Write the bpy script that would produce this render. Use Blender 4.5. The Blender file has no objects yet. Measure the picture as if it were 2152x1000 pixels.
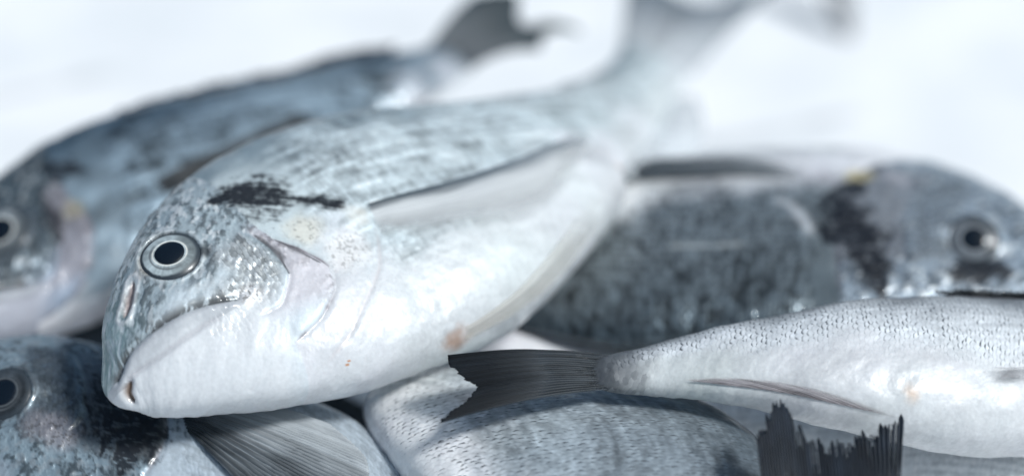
import bpy, math, os
import numpy as np

# ------------------------------------------------------------------ camera, sky, sun, exposure
sc = bpy.context.scene
LENS, PITCH, CAMH = 70.0, math.radians(30.0), 0.40
TX = 18.0 / LENS
FWD = np.array([0.0, math.cos(PITCH), -math.sin(PITCH)])
UPV = np.array([0.0, math.sin(PITCH), math.cos(PITCH)])
RGT = np.array([1.0, 0.0, 0.0])
CAM = np.array([0.0, 0.0, CAMH])
cd = bpy.data.cameras.new("camera")
cam = bpy.data.objects.new("camera", cd)
sc.collection.objects.link(cam)
cam.location = CAM
cam.rotation_euler = (math.pi / 2 - PITCH, 0, 0)
cd.lens, cd.sensor_width = LENS, 36.0
cd.clip_start, cd.clip_end = 0.01, 100.0
cd.dof.use_dof = True
cd.dof.focus_distance = 0.545
cd.dof.aperture_fstop = 2.9
cd.dof.aperture_blades = 0
sc.camera = cam

SUN_DIR = np.array([0.56, -0.28, 0.78]); SUN_DIR /= np.linalg.norm(SUN_DIR)
world = bpy.data.worlds.new("World"); sc.world = world
world.use_nodes = True
wn = world.node_tree.nodes; wl = world.node_tree.links
wn.clear()
wo = wn.new("ShaderNodeOutputWorld"); wb = wn.new("ShaderNodeBackground"); sky = wn.new("ShaderNodeTexSky")
sky.sky_type = 'NISHITA'; sky.sun_disc = False
sky.sun_elevation = math.asin(SUN_DIR[2]); sky.sun_rotation = math.atan2(SUN_DIR[0], SUN_DIR[1])
sky.air_density = 0.8; sky.dust_density = 3.0; sky.ozone_density = 1.0
wb.inputs[1].default_value = 0.068
tn = wn.new('ShaderNodeMix'); tn.data_type = 'RGBA'; tn.blend_type = 'MULTIPLY'; tn.inputs[0].default_value = 1.0
tn.inputs[7].default_value = (0.86, 1.03, 1.03, 1)          # a cool, slightly green overcast tone
wl.new(sky.outputs[0], tn.inputs[6]); wl.new(tn.outputs[2], wb.inputs[0]); wl.new(wb.outputs[0], wo.inputs[0])
sd = bpy.data.lights.new("sun", 'SUN'); sun = bpy.data.objects.new("sun", sd)
sc.collection.objects.link(sun)
from mathutils import Vector
sun.rotation_euler = Vector(SUN_DIR).to_track_quat('Z', 'Y').to_euler()
sd.energy = 2.55; sd.angle = math.radians(11); sd.color = (0.97, 0.985, 1.0)
vs = sc.view_settings
vs.view_transform = 'Standard'; vs.look = 'None'; vs.gamma = 1.0; vs.use_curve_mapping = False
vs.exposure = 0.36
sc.cycles.use_denoising = True
sc.cycles.max_bounces = 8
sc.cycles.transparent_max_bounces = 12

# ------------------------------------------------------------------ numeric helpers
def P(px, py, d):
    """point in the place seen at photograph pixel px,py at distance d along the optical axis"""
    px = np.asarray(px, float); py = np.asarray(py, float); d = np.asarray(d, float)
    a = (px - 1076) / 1076 * TX; b = (500 - py) / 1076 * TX
    return CAM + d[..., None] * (FWD + a[..., None] * RGT + b[..., None] * UPV)

def pchip(x, y, xi):
    x = np.asarray(x, float); y = np.asarray(y, float); xi = np.asarray(xi, float)
    if y.ndim > 1:
        return np.stack([pchip(x, y[:, k], xi) for k in range(y.shape[1])], -1)
    h = np.diff(x); dl = np.diff(y) / h
    m = np.zeros_like(x)
    m[0], m[-1] = dl[0], dl[-1]
    for k in range(1, len(x) - 1):          # cubic with finite-difference tangents, limited at turns
        w1, w2 = h[k], h[k - 1]
        m[k] = (dl[k - 1] * w1 + dl[k] * w2) / (w1 + w2)
    i = np.clip(np.searchsorted(x, xi) - 1, 0, len(x) - 2)
    t = (xi - x[i]) / h[i]
    t2, t3 = t * t, t * t * t
    return ((2 * t3 - 3 * t2 + 1) * y[i] + (t3 - 2 * t2 + t) * h[i] * m[i]
            + (-2 * t3 + 3 * t2) * y[i + 1] + (t3 - t2) * h[i] * m[i + 1])

def smooth(a, b, x):
    t = np.clip((x - a) / (b - a), 0, 1)
    return t * t * (3 - 2 * t)

def hash2(i, j, seed=0):
    i = np.asarray(i).astype(np.int64); j = np.asarray(j).astype(np.int64)
    h = (i * 374761393 + j * 668265263 + seed * 1274126177) & 0xFFFFFFFF
    h = ((h ^ (h >> 13)) * 1274126177) & 0xFFFFFFFF
    h = h ^ (h >> 16)
    return (h & 0xFFFFFF) / float(0x1000000)

def vnoise(x, y, seed=0):
    xi = np.floor(x); yi = np.floor(y); fx = x - xi; fy = y - yi
    fx = fx * fx * (3 - 2 * fx); fy = fy * fy * (3 - 2 * fy)
    a = hash2(xi, yi, seed); b = hash2(xi + 1, yi, seed)
    c = hash2(xi, yi + 1, seed); d = hash2(xi + 1, yi + 1, seed)
    return (a * (1 - fx) + b * fx) * (1 - fy) + (c * (1 - fx) + d * fx) * fy

def fbm(x, y, seed=0, oct=4, gain=0.5):
    v = 0; amp = 1; tot = 0
    for k in range(oct):
        v = v + amp * vnoise(x * 2 ** k + 17.3 * k, y * 2 ** k - 9.1 * k, seed + k); tot += amp; amp *= gain
    return v / tot

def nrm(v):
    return v / np.maximum(np.linalg.norm(v, axis=-1, keepdims=True), 1e-12)

def mixc(c, col, m):
    return c * (1 - m[..., None]) + np.asarray(col, float) * m[..., None]

def scales(u, v, du, dv, R, seed=0, jit=1.0):
    """overlapping scales: returns height 0..1 (rising to the free rear edge), distance to edge, random per scale, local across"""
    best_h = np.zeros_like(u); best_e = np.ones_like(u); rnd = np.zeros_like(u); acr = np.zeros_like(u)
    done = np.zeros(u.shape, bool)
    k0 = np.floor(u / du)
    for dk in (-3, -2, -1, 0, 1):
        k = k0 + dk
        off = np.where(np.mod(k, 2) > .5, 0.5, 0.0)
        for dj in (0, -1, 1):
            j = np.round(v / dv - off) + dj
            cu = k * du; cv = (j + off) * dv
            jt = hash2(k, j, seed + 5)
            cu = cu + (jt - .5) * du * .5 * jit; cv = cv + (hash2(k, j, seed + 9) - .5) * dv * .25 * jit
            r = np.hypot((u - cu), (v - cv) * 1.0)
            hit = (r < R) & ~done
            best_h = np.where(hit, (u - cu) / R * .5 + .5, best_h)
            best_e = np.where(hit, R - r, best_e)
            rnd = np.where(hit, hash2(k, j, seed), rnd)
            acr = np.where(hit, (v - cv) / R, acr)
            done |= hit
    return best_h, best_e, rnd, acr

# ------------------------------------------------------------------ mesh helpers
def link(o, parent=None):
    sc.collection.objects.link(o)
    if parent is not None:
        o.parent = parent
    return o

def grid_mesh(name, V, closed=False, mat=None, attrs=None, parent=None, keep=None, loc=None, polar=False):
    """V: n x m x 3 grid; loc: where the thing's origin stands"""
    if loc is not None:
        V = V - loc
    n, m = V.shape[:2]
    me = bpy.data.meshes.new(name)
    idx = np.arange(n * m).reshape(n, m)
    if closed:
        nx = np.roll(idx, -1, 1)
        q = np.stack([idx[:-1], idx[1:], nx[1:], nx[:-1]], -1).reshape(-1, 4)
    else:
        q = np.stack([idx[:-1, :-1], idx[1:, :-1], idx[1:, 1:], idx[:-1, 1:]], -1)
        if keep is not None:
            q = q[keep]
        q = q.reshape(-1, 4)
    me.vertices.add(n * m)
    me.vertices.foreach_set("co", V.reshape(-1).astype(np.float32))
    me.loops.add(q.size)
    me.loops.foreach_set("vertex_index", q.reshape(-1).astype(np.int32))
    me.polygons.add(len(q))
    me.polygons.foreach_set("loop_start", (np.arange(len(q)) * 4).astype(np.int32))
    me.polygons.foreach_set("loop_total", np.full(len(q), 4, np.int32))
    me.polygons.foreach_set("use_smooth", np.ones(len(q), bool))
    for k, a in (attrs or {}).items():
        if a.ndim == 3:
            A = np.concatenate([a, np.ones(a.shape[:2] + (1,))], -1)
            at = me.attributes.new(k, 'FLOAT_COLOR', 'POINT')
            at.data.foreach_set("color", A.reshape(-1).astype(np.float32))
        else:
            at = me.attributes.new(k, 'FLOAT', 'POINT')
            at.data.foreach_set("value", a.reshape(-1).astype(np.float32))
    me.update(calc_edges=True)
    me.validate()
    o = bpy.data.objects.new(name, me)
    if loc is not None and parent is None:
        o.location = loc
    if mat:
        me.materials.append(mat)
    return link(o, parent)

# ------------------------------------------------------------------ materials
def base_mat(name):
    m = bpy.data.materials.new(name); m.use_nodes = True
    nt = m.node_tree
    return m, nt, nt.nodes["Principled BSDF"]

def skin_material():
    m, nt, b = base_mat("fish_skin")
    N, L = nt.nodes, nt.links
    at = N.new("ShaderNodeAttribute"); at.attribute_name = "tint"
    gl = N.new("ShaderNodeAttribute"); gl.attribute_name = "gloss"
    tc = N.new("ShaderNodeTexCoord")
    n1 = N.new("ShaderNodeTexNoise"); n1.inputs["Scale"].default_value = 900; n1.inputs["Detail"].default_value = 5
    L.new(tc.outputs["Object"], n1.inputs["Vector"])
    r1 = N.new("ShaderNodeMapRange"); r1.inputs[1].default_value = .3; r1.inputs[2].default_value = .7
    r1.inputs[3].default_value = .93; r1.inputs[4].default_value = 1.05
    L.new(n1.outputs[0], r1.inputs[0])
    mx = N.new("ShaderNodeMix"); mx.data_type = 'RGBA'; mx.blend_type = 'MULTIPLY'; mx.inputs[0].default_value = 1
    L.new(at.outputs["Color"], mx.inputs[6]); L.new(r1.outputs[0], mx.inputs[7])
    L.new(mx.outputs[2], b.inputs["Base Color"])
    we = N.new("ShaderNodeAttribute"); we.attribute_name = "wet"; L.new(we.outputs["Fac"], b.inputs["Coat Weight"])
    mm = N.new("ShaderNodeMapRange"); mm.inputs[3].default_value = 0.0; mm.inputs[4].default_value = 0.75
    L.new(gl.outputs["Fac"], mm.inputs[0]); L.new(mm.outputs[0], b.inputs["Metallic"])
    rr = N.new("ShaderNodeMapRange"); rr.inputs[3].default_value = 0.42; rr.inputs[4].default_value = 0.27
    L.new(gl.outputs["Fac"], rr.inputs[0]); L.new(rr.outputs[0], b.inputs["Roughness"])
    n2 = N.new("ShaderNodeTexNoise"); n2.inputs["Scale"].default_value = 420; n2.inputs["Detail"].default_value = 6
    L.new(tc.outputs["Object"], n2.inputs["Vector"])
    bp = N.new("ShaderNodeBump"); bp.inputs["Strength"].default_value = 0.22; bp.inputs["Distance"].default_value = 0.0005
    L.new(n2.outputs[0], bp.inputs["Height"]); L.new(bp.outputs[0], b.inputs["Normal"])
    b.inputs["Coat Weight"].default_value = 0.4; b.inputs["Coat Roughness"].default_value = 0.07
    b.inputs["Specular IOR Level"].default_value = 0.22
    b.inputs["Subsurface Weight"].default_value = 0.12
    b.inputs["Subsurface Radius"].default_value = (0.004, 0.0032, 0.003)
    b.inputs["Subsurface Scale"].default_value = 1.0
    return m

def fin_material(name="fin_membrane"):
    m, nt, b = base_mat(name)
    N, L = nt.nodes, nt.links
    at = N.new("ShaderNodeAttribute"); at.attribute_name = "tint"
    al = N.new("ShaderNodeAttribute"); al.attribute_name = "cover"
    L.new(at.outputs["Color"], b.inputs["Base Color"]); L.new(al.outputs["Fac"], b.inputs["Alpha"])
    b.inputs["Roughness"].default_value = 0.45
    b.inputs["Specular IOR Level"].default_value = 0.22
    return m

def eye_material():
    m, nt, b = base_mat("eye_iris")
    at = nt.nodes.new("ShaderNodeAttribute"); at.attribute_name = "tint"
    nt.links.new(at.outputs["Color"], b.inputs["Base Color"])
    b.inputs["Roughness"].default_value = 0.3; b.inputs["Specular IOR Level"].default_value = 0.3
    b.inputs["Coat Weight"].default_value = 0.12; b.inputs["Coat Roughness"].default_value = 0.06
    return m

def pupil_material():
    m, nt, b = base_mat("eye_pupil")
    b.inputs["Base Color"].default_value = (0.004, 0.008, 0.014, 1)
    b.inputs["Roughness"].default_value = 0.12
    b.inputs["Coat Weight"].default_value = 0.15; b.inputs["Coat Roughness"].default_value = 0.05
    return m

SKIN, FIN, IRIS, PUPIL = skin_material(), fin_material(), eye_material(), pupil_material()

# ------------------------------------------------------------------ the white table
SEAMS = [((-0.245, 0.813), (-0.19, 0.847), .0045, .45), ((0.082, 0.776), (0.153, 0.805), .0045, .45)]   # seams of the sheet, the shade of their grooves painted in grey
def build_surface():
    xs = np.concatenate([np.linspace(-3, -0.6, 14)[:-1], np.linspace(-0.6, 0.7, 560), np.linspace(.7, 3, 14)[1:]])
    ys = np.concatenate([np.linspace(-1.5, 0.3, 10)[:-1], np.linspace(0.3, 1.5, 560), np.linspace(1.5, 5, 16)[1:]])
    X, Y = np.meshgrid(xs, ys, indexing='ij')
    Z = (fbm(X * 9, Y * 9, 3, 3) - .5) * .004
    seam_shade = np.zeros_like(X)
    for (ax, ay), (bx, by), w, dp in SEAMS:
        a = np.array([ax, ay]); ab = np.array([bx, by]) - a
        t = np.clip(((X - a[0]) * ab[0] + (Y - a[1]) * ab[1]) / (ab @ ab), 0, 1)
        dd = np.hypot(X - a[0] - t * ab[0], Y - a[1] - t * ab[1])
        seam_shade = np.maximum(seam_shade, dp * np.exp(-(dd / w) ** 2) * (.6 + .8 * vnoise(t * 5, t * 0, 9)))
    V = np.stack([X, Y, Z], -1)
    m, nt, b = base_mat("white_plastic")
    N, L = nt.nodes, nt.links
    tc = N.new("ShaderNodeTexCoord")
    n1 = N.new("ShaderNodeTexNoise"); n1.inputs["Scale"].default_value = 14; n1.inputs["Detail"].default_value = 6
    L.new(tc.outputs["Object"], n1.inputs["Vector"])
    cr = N.new("ShaderNodeValToRGB")
    cr.color_ramp.elements[0].position = .3; cr.color_ramp.elements[0].color = (.76, .785, .805, 1)
    cr.color_ramp.elements[1].position = .62; cr.color_ramp.elements[1].color = (.90, .905, .91, 1)
    L.new(n1.outputs[0], cr.inputs[0])
    sa = N.new("ShaderNodeAttribute"); sa.attribute_name = "seam_shade"
    mx = N.new("ShaderNodeMix"); mx.data_type = 'RGBA'; mx.inputs[7].default_value = (.30, .33, .36, 1)
    L.new(sa.outputs["Fac"], mx.inputs[0]); L.new(cr.outputs[0], mx.inputs[6]); L.new(mx.outputs[2], b.inputs["Base Color"])
    b.inputs["Roughness"].default_value = .5
    o = grid_mesh("table_surface", V, mat=m, attrs=dict(seam_shade=seam_shade))
    o["kind"] = "structure"; o["label"] = "white plastic table surface behind and beneath the fish"
    return o
build_surface()

# ------------------------------------------------------------------ fish
WPROF = ([0, .012, .03, .06, .1, .15, .22, .3, .4, .5, .6, .7, .8, .9, .96, 1.0],
         [.0, .24, .40, .56, .70, .82, .94, 1.0, 1.0, .93, .80, .60, .40, .25, .17, .05])

class Fish:
    def __init__(self, st, side, W, ns, nv, nh=None, taper=None, belly=0.8, back=1.0):
        """st rows: s, dorsal px, py, depth, ventral px, py, depth"""
        st = np.array(st, float)
        S = st[:, 0]
        D = P(st[:, 1], st[:, 2], st[:, 3]); Vt = P(st[:, 4], st[:, 5], st[:, 6])
        t = np.linspace(0, 1, ns)
        s = t ** 1.25
        self.s = s
        d = pchip(S, D, s); v = pchip(S, Vt, s)
        c = (d + v) / 2
        T = nrm(np.gradient(c, s, axis=0))          # snout -> tail
        k = np.ones(9) / 9
        Dv = nrm(d - v)
        Tm = T.copy()
        for a in range(3):
            Tm[:, a] = np.convolve(np.pad(T[:, a], 4, 'edge'), k, 'valid')
            Dv[:, a] = np.convolve(np.pad(Dv[:, a], 4, 'edge'), k, 'valid')
        Lv = nrm(np.cross(Dv, Tm)) * side
        if np.mean(Lv @ FWD) > 0: Lv = -Lv            # lateral axis of the side one sees
        seg = np.linalg.norm(np.diff(c, axis=0), axis=1)
        self.arc = np.concatenate([[0], np.cumsum(seg)])
        self.SL = self.arc[-1]
        H = np.linalg.norm(d - v, axis=1) / 2
        w = pchip(*WPROF, s) * W
        nh = nh or max(24, nv // 4)
        ph = np.concatenate([np.linspace(-.18 * math.pi, 1.15 * math.pi, nv, endpoint=False),
                             np.linspace(1.15 * math.pi, 1.82 * math.pi, nh, endpoint=False)])
        # q = cos(ph): +1 dorsal, -1 ventral; ph in 0..pi is the side one sees
        co, si = np.cos(ph), np.sin(ph)
        ex = np.where(co < 0, belly, back)
        lat = np.sign(si) * np.abs(si) ** ex
        B = c[:, None] + (d - v)[:, None] / 2 * co[None, :, None] + (Lv * w[:, None])[:, None] * lat[None, :, None]
        self.c, self.T, self.Dv, self.Lv, self.H, self.w, self.ph = c, Tm, nrm(d - v), Lv, H, w, ph
        B[-1] = c[-1] ; B[0] = c[0]
        self.B = B; self.B0 = B
        self.n = self.normals(B)
        self.Sg = np.repeat(s[:, None], len(ph), 1)
        self.Q = np.repeat(co[None], ns, 0)
        self.vis = np.repeat(si[None] > 0, ns, 0)
        self.U = np.repeat(self.arc[:, None], len(ph), 1) * 100   # cm from snout
        dv_ = np.linalg.norm(np.diff(B, axis=1), axis=2)
        cum = np.concatenate([np.zeros((ns, 1)), np.cumsum(dv_, 1)], 1) * 100
        i0 = np.argmin(np.abs(ph)); self.Vc = cum - cum[:, i0:i0 + 1]    # cm from the ridge of the back

    def normals(self, B):
        du = np.gradient(B, axis=0)
        dv = np.roll(B, -1, 1) - np.roll(B, 1, 1)
        n = nrm(np.cross(du, dv))
        out = B - self.c[:, None]
        sg = np.sign((n * out).sum(-1, keepdims=True)); sg[sg == 0] = 1
        return n * np.where(np.mean(sg) < 0, -1.0, 1.0)

    def at(self, s, ph, off=0.0):
        """point on the skin at station s (0 snout, 1 tail base) and angle ph (0 back ridge, pi belly ridge)"""
        s, ph, off = np.broadcast_arrays(np.asarray(s, float), np.asarray(ph, float), np.asarray(off, float))
        i = np.clip(np.interp(s, self.s, np.arange(len(self.s))), 0, len(self.s) - 1.001)
        p0 = self.ph[0]; m = len(self.ph)
        p = np.mod(ph - p0, 2 * math.pi) + p0
        j = np.interp(p, np.append(self.ph, p0 + 2 * math.pi), np.arange(m + 1))
        i0 = i.astype(int); j0 = j.astype(int) % m; j1 = (j0 + 1) % m
        fi = (i - i0)[..., None]; fj = (j - np.floor(j))[..., None]
        def g(A):
            return (A[i0, j0] * (1 - fi) * (1 - fj) + A[i0 + 1, j0] * fi * (1 - fj)
                    + A[i0, j1] * (1 - fi) * fj + A[i0 + 1, j1] * fi * fj)
        return g(self.B) + nrm(g(self.n)) * off[..., None]

    def curve(self, pts, n=60):
        """dense line on the skin through (s, ph) points"""
        pts = np.array(pts, float); t = np.linspace(0, 1, len(pts)); ti = np.linspace(0, 1, n)
        q = pchip(t, pts, ti)
        return self.at(q[:, 0], q[:, 1])

    def dist(self, line, reach=.02):
        """distance (m) from every skin vertex to a 3D line, and position 0..1 along it"""
        B = self.B0
        lo, hi = line.min(0) - reach, line.max(0) + reach
        msk = ((B > lo) & (B < hi)).all(-1)
        p = B[msk]; best = np.full(len(p), 9.0); tt = np.zeros(len(p))
        for k in range(len(line) - 1):
            a, ab = line[k], line[k + 1] - line[k]
            h = np.clip(((p - a) @ ab) / max(ab @ ab, 1e-14), 0, 1)
            dd = np.linalg.norm(p - a - h[:, None] * ab, axis=1)
            c = dd < best
            best = np.where(c, dd, best); tt = np.where(c, (k + h) / (len(line) - 1), tt)
        D = np.full(B.shape[:2], 9.0); T = np.zeros(B.shape[:2]); D[msk] = best; T[msk] = tt
        return D, T
FISHES = {}
# ------------------------------------------------------------------ where each fish lies: s, back ridge (px, py, depth), belly ridge (px, py, depth)
SPECS = {}
SPECS['hero'] = dict(st=[
 (0, 255, 822, 0.543, 262, 838, 0.541),
 (0.02, 226, 772, 0.545, 287, 862, 0.538),
 (0.05, 217, 706, 0.549, 330, 872, 0.537),
 (0.09, 236, 622, 0.554, 402, 869, 0.537),
 (0.13, 264, 548, 0.56, 484, 857, 0.538),
 (0.18, 308, 474, 0.569, 580, 843, 0.541),
 (0.24, 374, 402, 0.581, 690, 825, 0.546),
 (0.3, 452, 346, 0.592, 802, 800, 0.552),
 (0.38, 560, 295, 0.606, 935, 742, 0.563),
 (0.46, 690, 260, 0.62, 1060, 664, 0.58),
 (0.55, 850, 244, 0.637, 1180, 548, 0.602),
 (0.62, 965, 234, 0.6515, 1266, 442, 0.6265),
 (0.66, 1030, 226, 0.6635, 1300, 392, 0.6435),
 (0.72, 1115, 208, 0.683, 1330, 345, 0.668),
 (0.8, 1205, 176, 0.713, 1372, 292, 0.703),
 (0.88, 1270, 140, 0.745, 1400, 240, 0.739),
 (0.94, 1300, 112, 0.7695, 1428, 190, 0.7655),
 (1, 1318, 84, 0.792, 1460, 145, 0.79)], side=1, W=.0185)
SPECS['back'] = dict(st=[
 (0, -160, 640, 0.62, -155, 655, 0.618),
 (0.05, -150, 560, 0.63, -120, 700, 0.612),
 (0.1, -105, 478, 0.64, -60, 716, 0.612),
 (0.16, -40, 405, 0.652, 20, 714, 0.618),
 (0.24, 60, 330, 0.668, 130, 692, 0.63),
 (0.32, 165, 278, 0.677, 262, 640, 0.638),
 (0.42, 300, 236, 0.687, 410, 550, 0.649),
 (0.52, 430, 212, 0.697, 545, 455, 0.665),
 (0.62, 560, 180, 0.711, 670, 365, 0.685),
 (0.72, 690, 143, 0.729, 780, 290, 0.711),
 (0.82, 800, 120, 0.733, 880, 222, 0.721),
 (0.92, 880, 105, 0.748, 960, 170, 0.741),
 (1, 930, 80, 0.76, 1005, 135, 0.756)], side=1, W=.017)
SPECS['right'] = dict(st=[
 (0, 2225, 560, 0.64, 2225, 540, 0.645),
 (0.05, 2200, 622, 0.622, 2195, 488, 0.655),
 (0.1, 2130, 655, 0.614, 2130, 440, 0.668),
 (0.16, 2040, 672, 0.61, 2060, 408, 0.68),
 (0.22, 1950, 684, 0.608, 1980, 379.333, 0.688),
 (0.3, 1820, 696, 0.606, 1850, 344.667, 0.694),
 (0.4, 1650, 708, 0.606, 1680, 336, 0.696),
 (0.5, 1480, 716, 0.608, 1510, 344, 0.694),
 (0.6, 1330, 718, 0.61, 1350, 366, 0.688),
 (0.7, 1200, 708, 0.616, 1220, 416.667, 0.676),
 (0.85, 1040, 680, 0.628, 1060, 540, 0.656),
 (1, 880, 650, 0.64, 900, 600, 0.648)], side=1, W=.017)
SPECS['front'] = dict(st=[
 (0,  2525, 815, .600, 2525, 830, .598),
 (.05,2500, 770, .598, 2495, 870, .588),
 (.10,2450, 725, .596, 2450, 900, .580),
 (.2, 2330, 672, .592, 2340, 935, .566),
 (.3, 2195, 646, .588, 2200, 948, .556),
 (.4, 2045, 640, .584, 2050, 940, .548),
 (.5, 1890, 642, .578, 1905, 911, .543),
 (.6, 1740, 657, .572, 1750, 874, .541),
 (.7, 1580, 686, .566, 1590, 842, .542),
 (.8, 1430, 715, .560, 1445, 826, .544),
 (.9, 1310, 738, .554, 1325, 821, .545),
 (1.0,1205, 756, .548, 1232, 818, .544)], side=-1, W=.0155)
SPECS['corner'] = dict(st=[
 (0,  -140, 858, .575, -140, 874, .572),
 (.05,-112, 790, .582, -105, 940, .560),
 (.10, -50, 738, .588, -40, 1005, .552),
 (.15,  20, 718, .592, 30, 1055, .548),
 (.22, 120, 718, .594, 120, 1100, .546),
 (.30, 225, 742, .594, 230, 1140, .544),
 (.40, 370, 775, .592, 400, 1160, .542),
 (.50, 505, 808, .588, 540, 1165, .540),
 (.60, 625, 842, .582, 660, 1160, .540),
 (.70, 725, 880, .576, 760, 1150, .540),
 (.80, 805, 940, .568, 830, 1130, .542),
 (.90, 855, 1010, .560, 880, 1120, .542),
 (1.0, 890, 1080, .552, 925, 1120, .542)], side=1, W=.016)
SPECS['middle'] = dict(st=[
 (1.0,1080, 690, .640, 1010, 745, .638),
 (.9, 1135, 740, .628, 945, 775, .622),
 (.8, 1210, 790, .612, 870, 800, .604),
 (.7, 1310, 836, .596, 790, 830, .588),
 (.6, 1420, 858, .582, 765, 868, .574),
 (.5, 1525, 890, .570, 790, 925, .562),
 (.4, 1600, 945, .558, 850, 1000, .550),
 (.3, 1640, 1020, .546, 930, 1090, .538),
 (.2, 1635, 1120, .534, 1050, 1180, .526),
 (.1, 1570, 1220, .522, 1200, 1260, .516),
 (.05,1520, 1265, .516, 1300, 1290, .513),
 (0,  1440, 1300, .510, 1425, 1310, .510)][::-1], side=1, W=.017)
SPECS['under'] = dict(st=[
 (1.0,1390, 790, .600, 1400, 850, .590),
 (.9, 1480, 796, .602, 1480, 890, .588),
 (.8, 1570, 800, .604, 1570, 940, .586),
 (.6, 1770, 815, .606, 1760, 1050, .580),
 (.4, 1990, 840, .606, 1970, 1130, .572),
 (.2, 2210, 880, .604, 2210, 1130, .574),
 (.1, 2330, 930, .600, 2330, 1080, .582),
 (0,  2420, 1010, .592, 2420, 1022, .590)][::-1], side=-1, W=.016)
SPECS['sliver'] = dict(st=[
 (0,   640, 770, .640, 640, 760, .642),
 (.1,  720, 850, .626, 720, 715, .640),
 (.25, 850, 880, .618, 850, 690, .642),
 (.4, 1000, 890, .616, 1000, 690, .644),
 (.6, 1200, 870, .618, 1200, 710, .642),
 (.8, 1380, 840, .622, 1380, 740, .638),
 (1.0,1540, 810, .628, 1540, 765, .634)], side=-1, W=.015)
SPECS['below'] = dict(st=[
 (1.0,1660, 1085, .512, 1790, 1085, .510),
 (.9, 1640, 1150, .502, 1820, 1150, .499),
 (.8, 1600, 1230, .492, 1850, 1230, .487),
 (.6, 1510, 1420, .470, 1930, 1420, .463),
 (.4, 1450, 1640, .450, 1990, 1640, .442),
 (.2, 1500, 1900, .432, 1970, 1900, .424),
 (.1, 1580, 2040, .422, 1900, 2040, .416),
 (0,  1735, 2160, .414, 1750, 2160, .413)][::-1], side=1, W=.016)

SPECS['deep'] = dict(st=[
 (0,  -260, 690, .660, -260, 700, .658),
 (.1, -160, 620, .664, -160, 760, .650),
 (.3,   60, 570, .668, 60, 810, .648),
 (.5,  320, 580, .668, 320, 830, .646),
 (.7,  580, 640, .664, 580, 830, .644),
 (.85, 760, 700, .658, 760, 820, .644),
 (1.0, 930, 760, .650, 930, 800, .646)], side=1, W=.015)
SPECS['deeper'] = dict(st=[
 (0,   330, 900, .640, 330, 910, .638),
 (.1,  430, 830, .640, 430, 960, .628),
 (.3,  640, 780, .642, 640, 1000, .622),
 (.5,  880, 780, .644, 880, 1000, .622),
 (.7, 1130, 810, .644, 1130, 980, .626),
 (.85,1310, 840, .642, 1310, 940, .630),
 (1.0,1480, 870, .638, 1480, 910, .634)], side=-1, W=.014)
SPECS['far'] = dict(st=[
 (1.0,1660, -150, .990, 1705, -155, .990),
 (.9, 1630, -200, .995, 1720, -205, .995),
 (.7, 1600, -300, 1.03, 1790, -310, 1.03),
 (.4, 1640, -480, 1.11, 1920, -480, 1.11),
 (.15,1740, -600, 1.17, 1940, -600, 1.17),
 (0,  1850, -660, 1.20, 1858, -660, 1.20)][::-1], side=1, W=.018)
# ------------------------------------------------------------------ skin: relief and natural colouring, in the fish's own coordinates
def edge(F, pts):
    """signed distance (m) to a line that crosses the head from back to belly: + in front of it, - behind; and a mask of its extent"""
    pts = np.array(pts, float)
    D, T = F.dist(F.curve(pts, 70), .03)
    o = np.argsort(pts[:, 1])
    phm = np.repeat(np.mod(F.ph + 1.0, 2 * math.pi)[None] - 1.0, len(F.s), 0)
    se = np.interp(phm, pts[o, 1], pts[o, 0])
    ext = smooth(.0, .06, T) * (1 - smooth(.94, 1.0, T))
    return np.where(F.Sg < se, D, -D), ext

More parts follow.
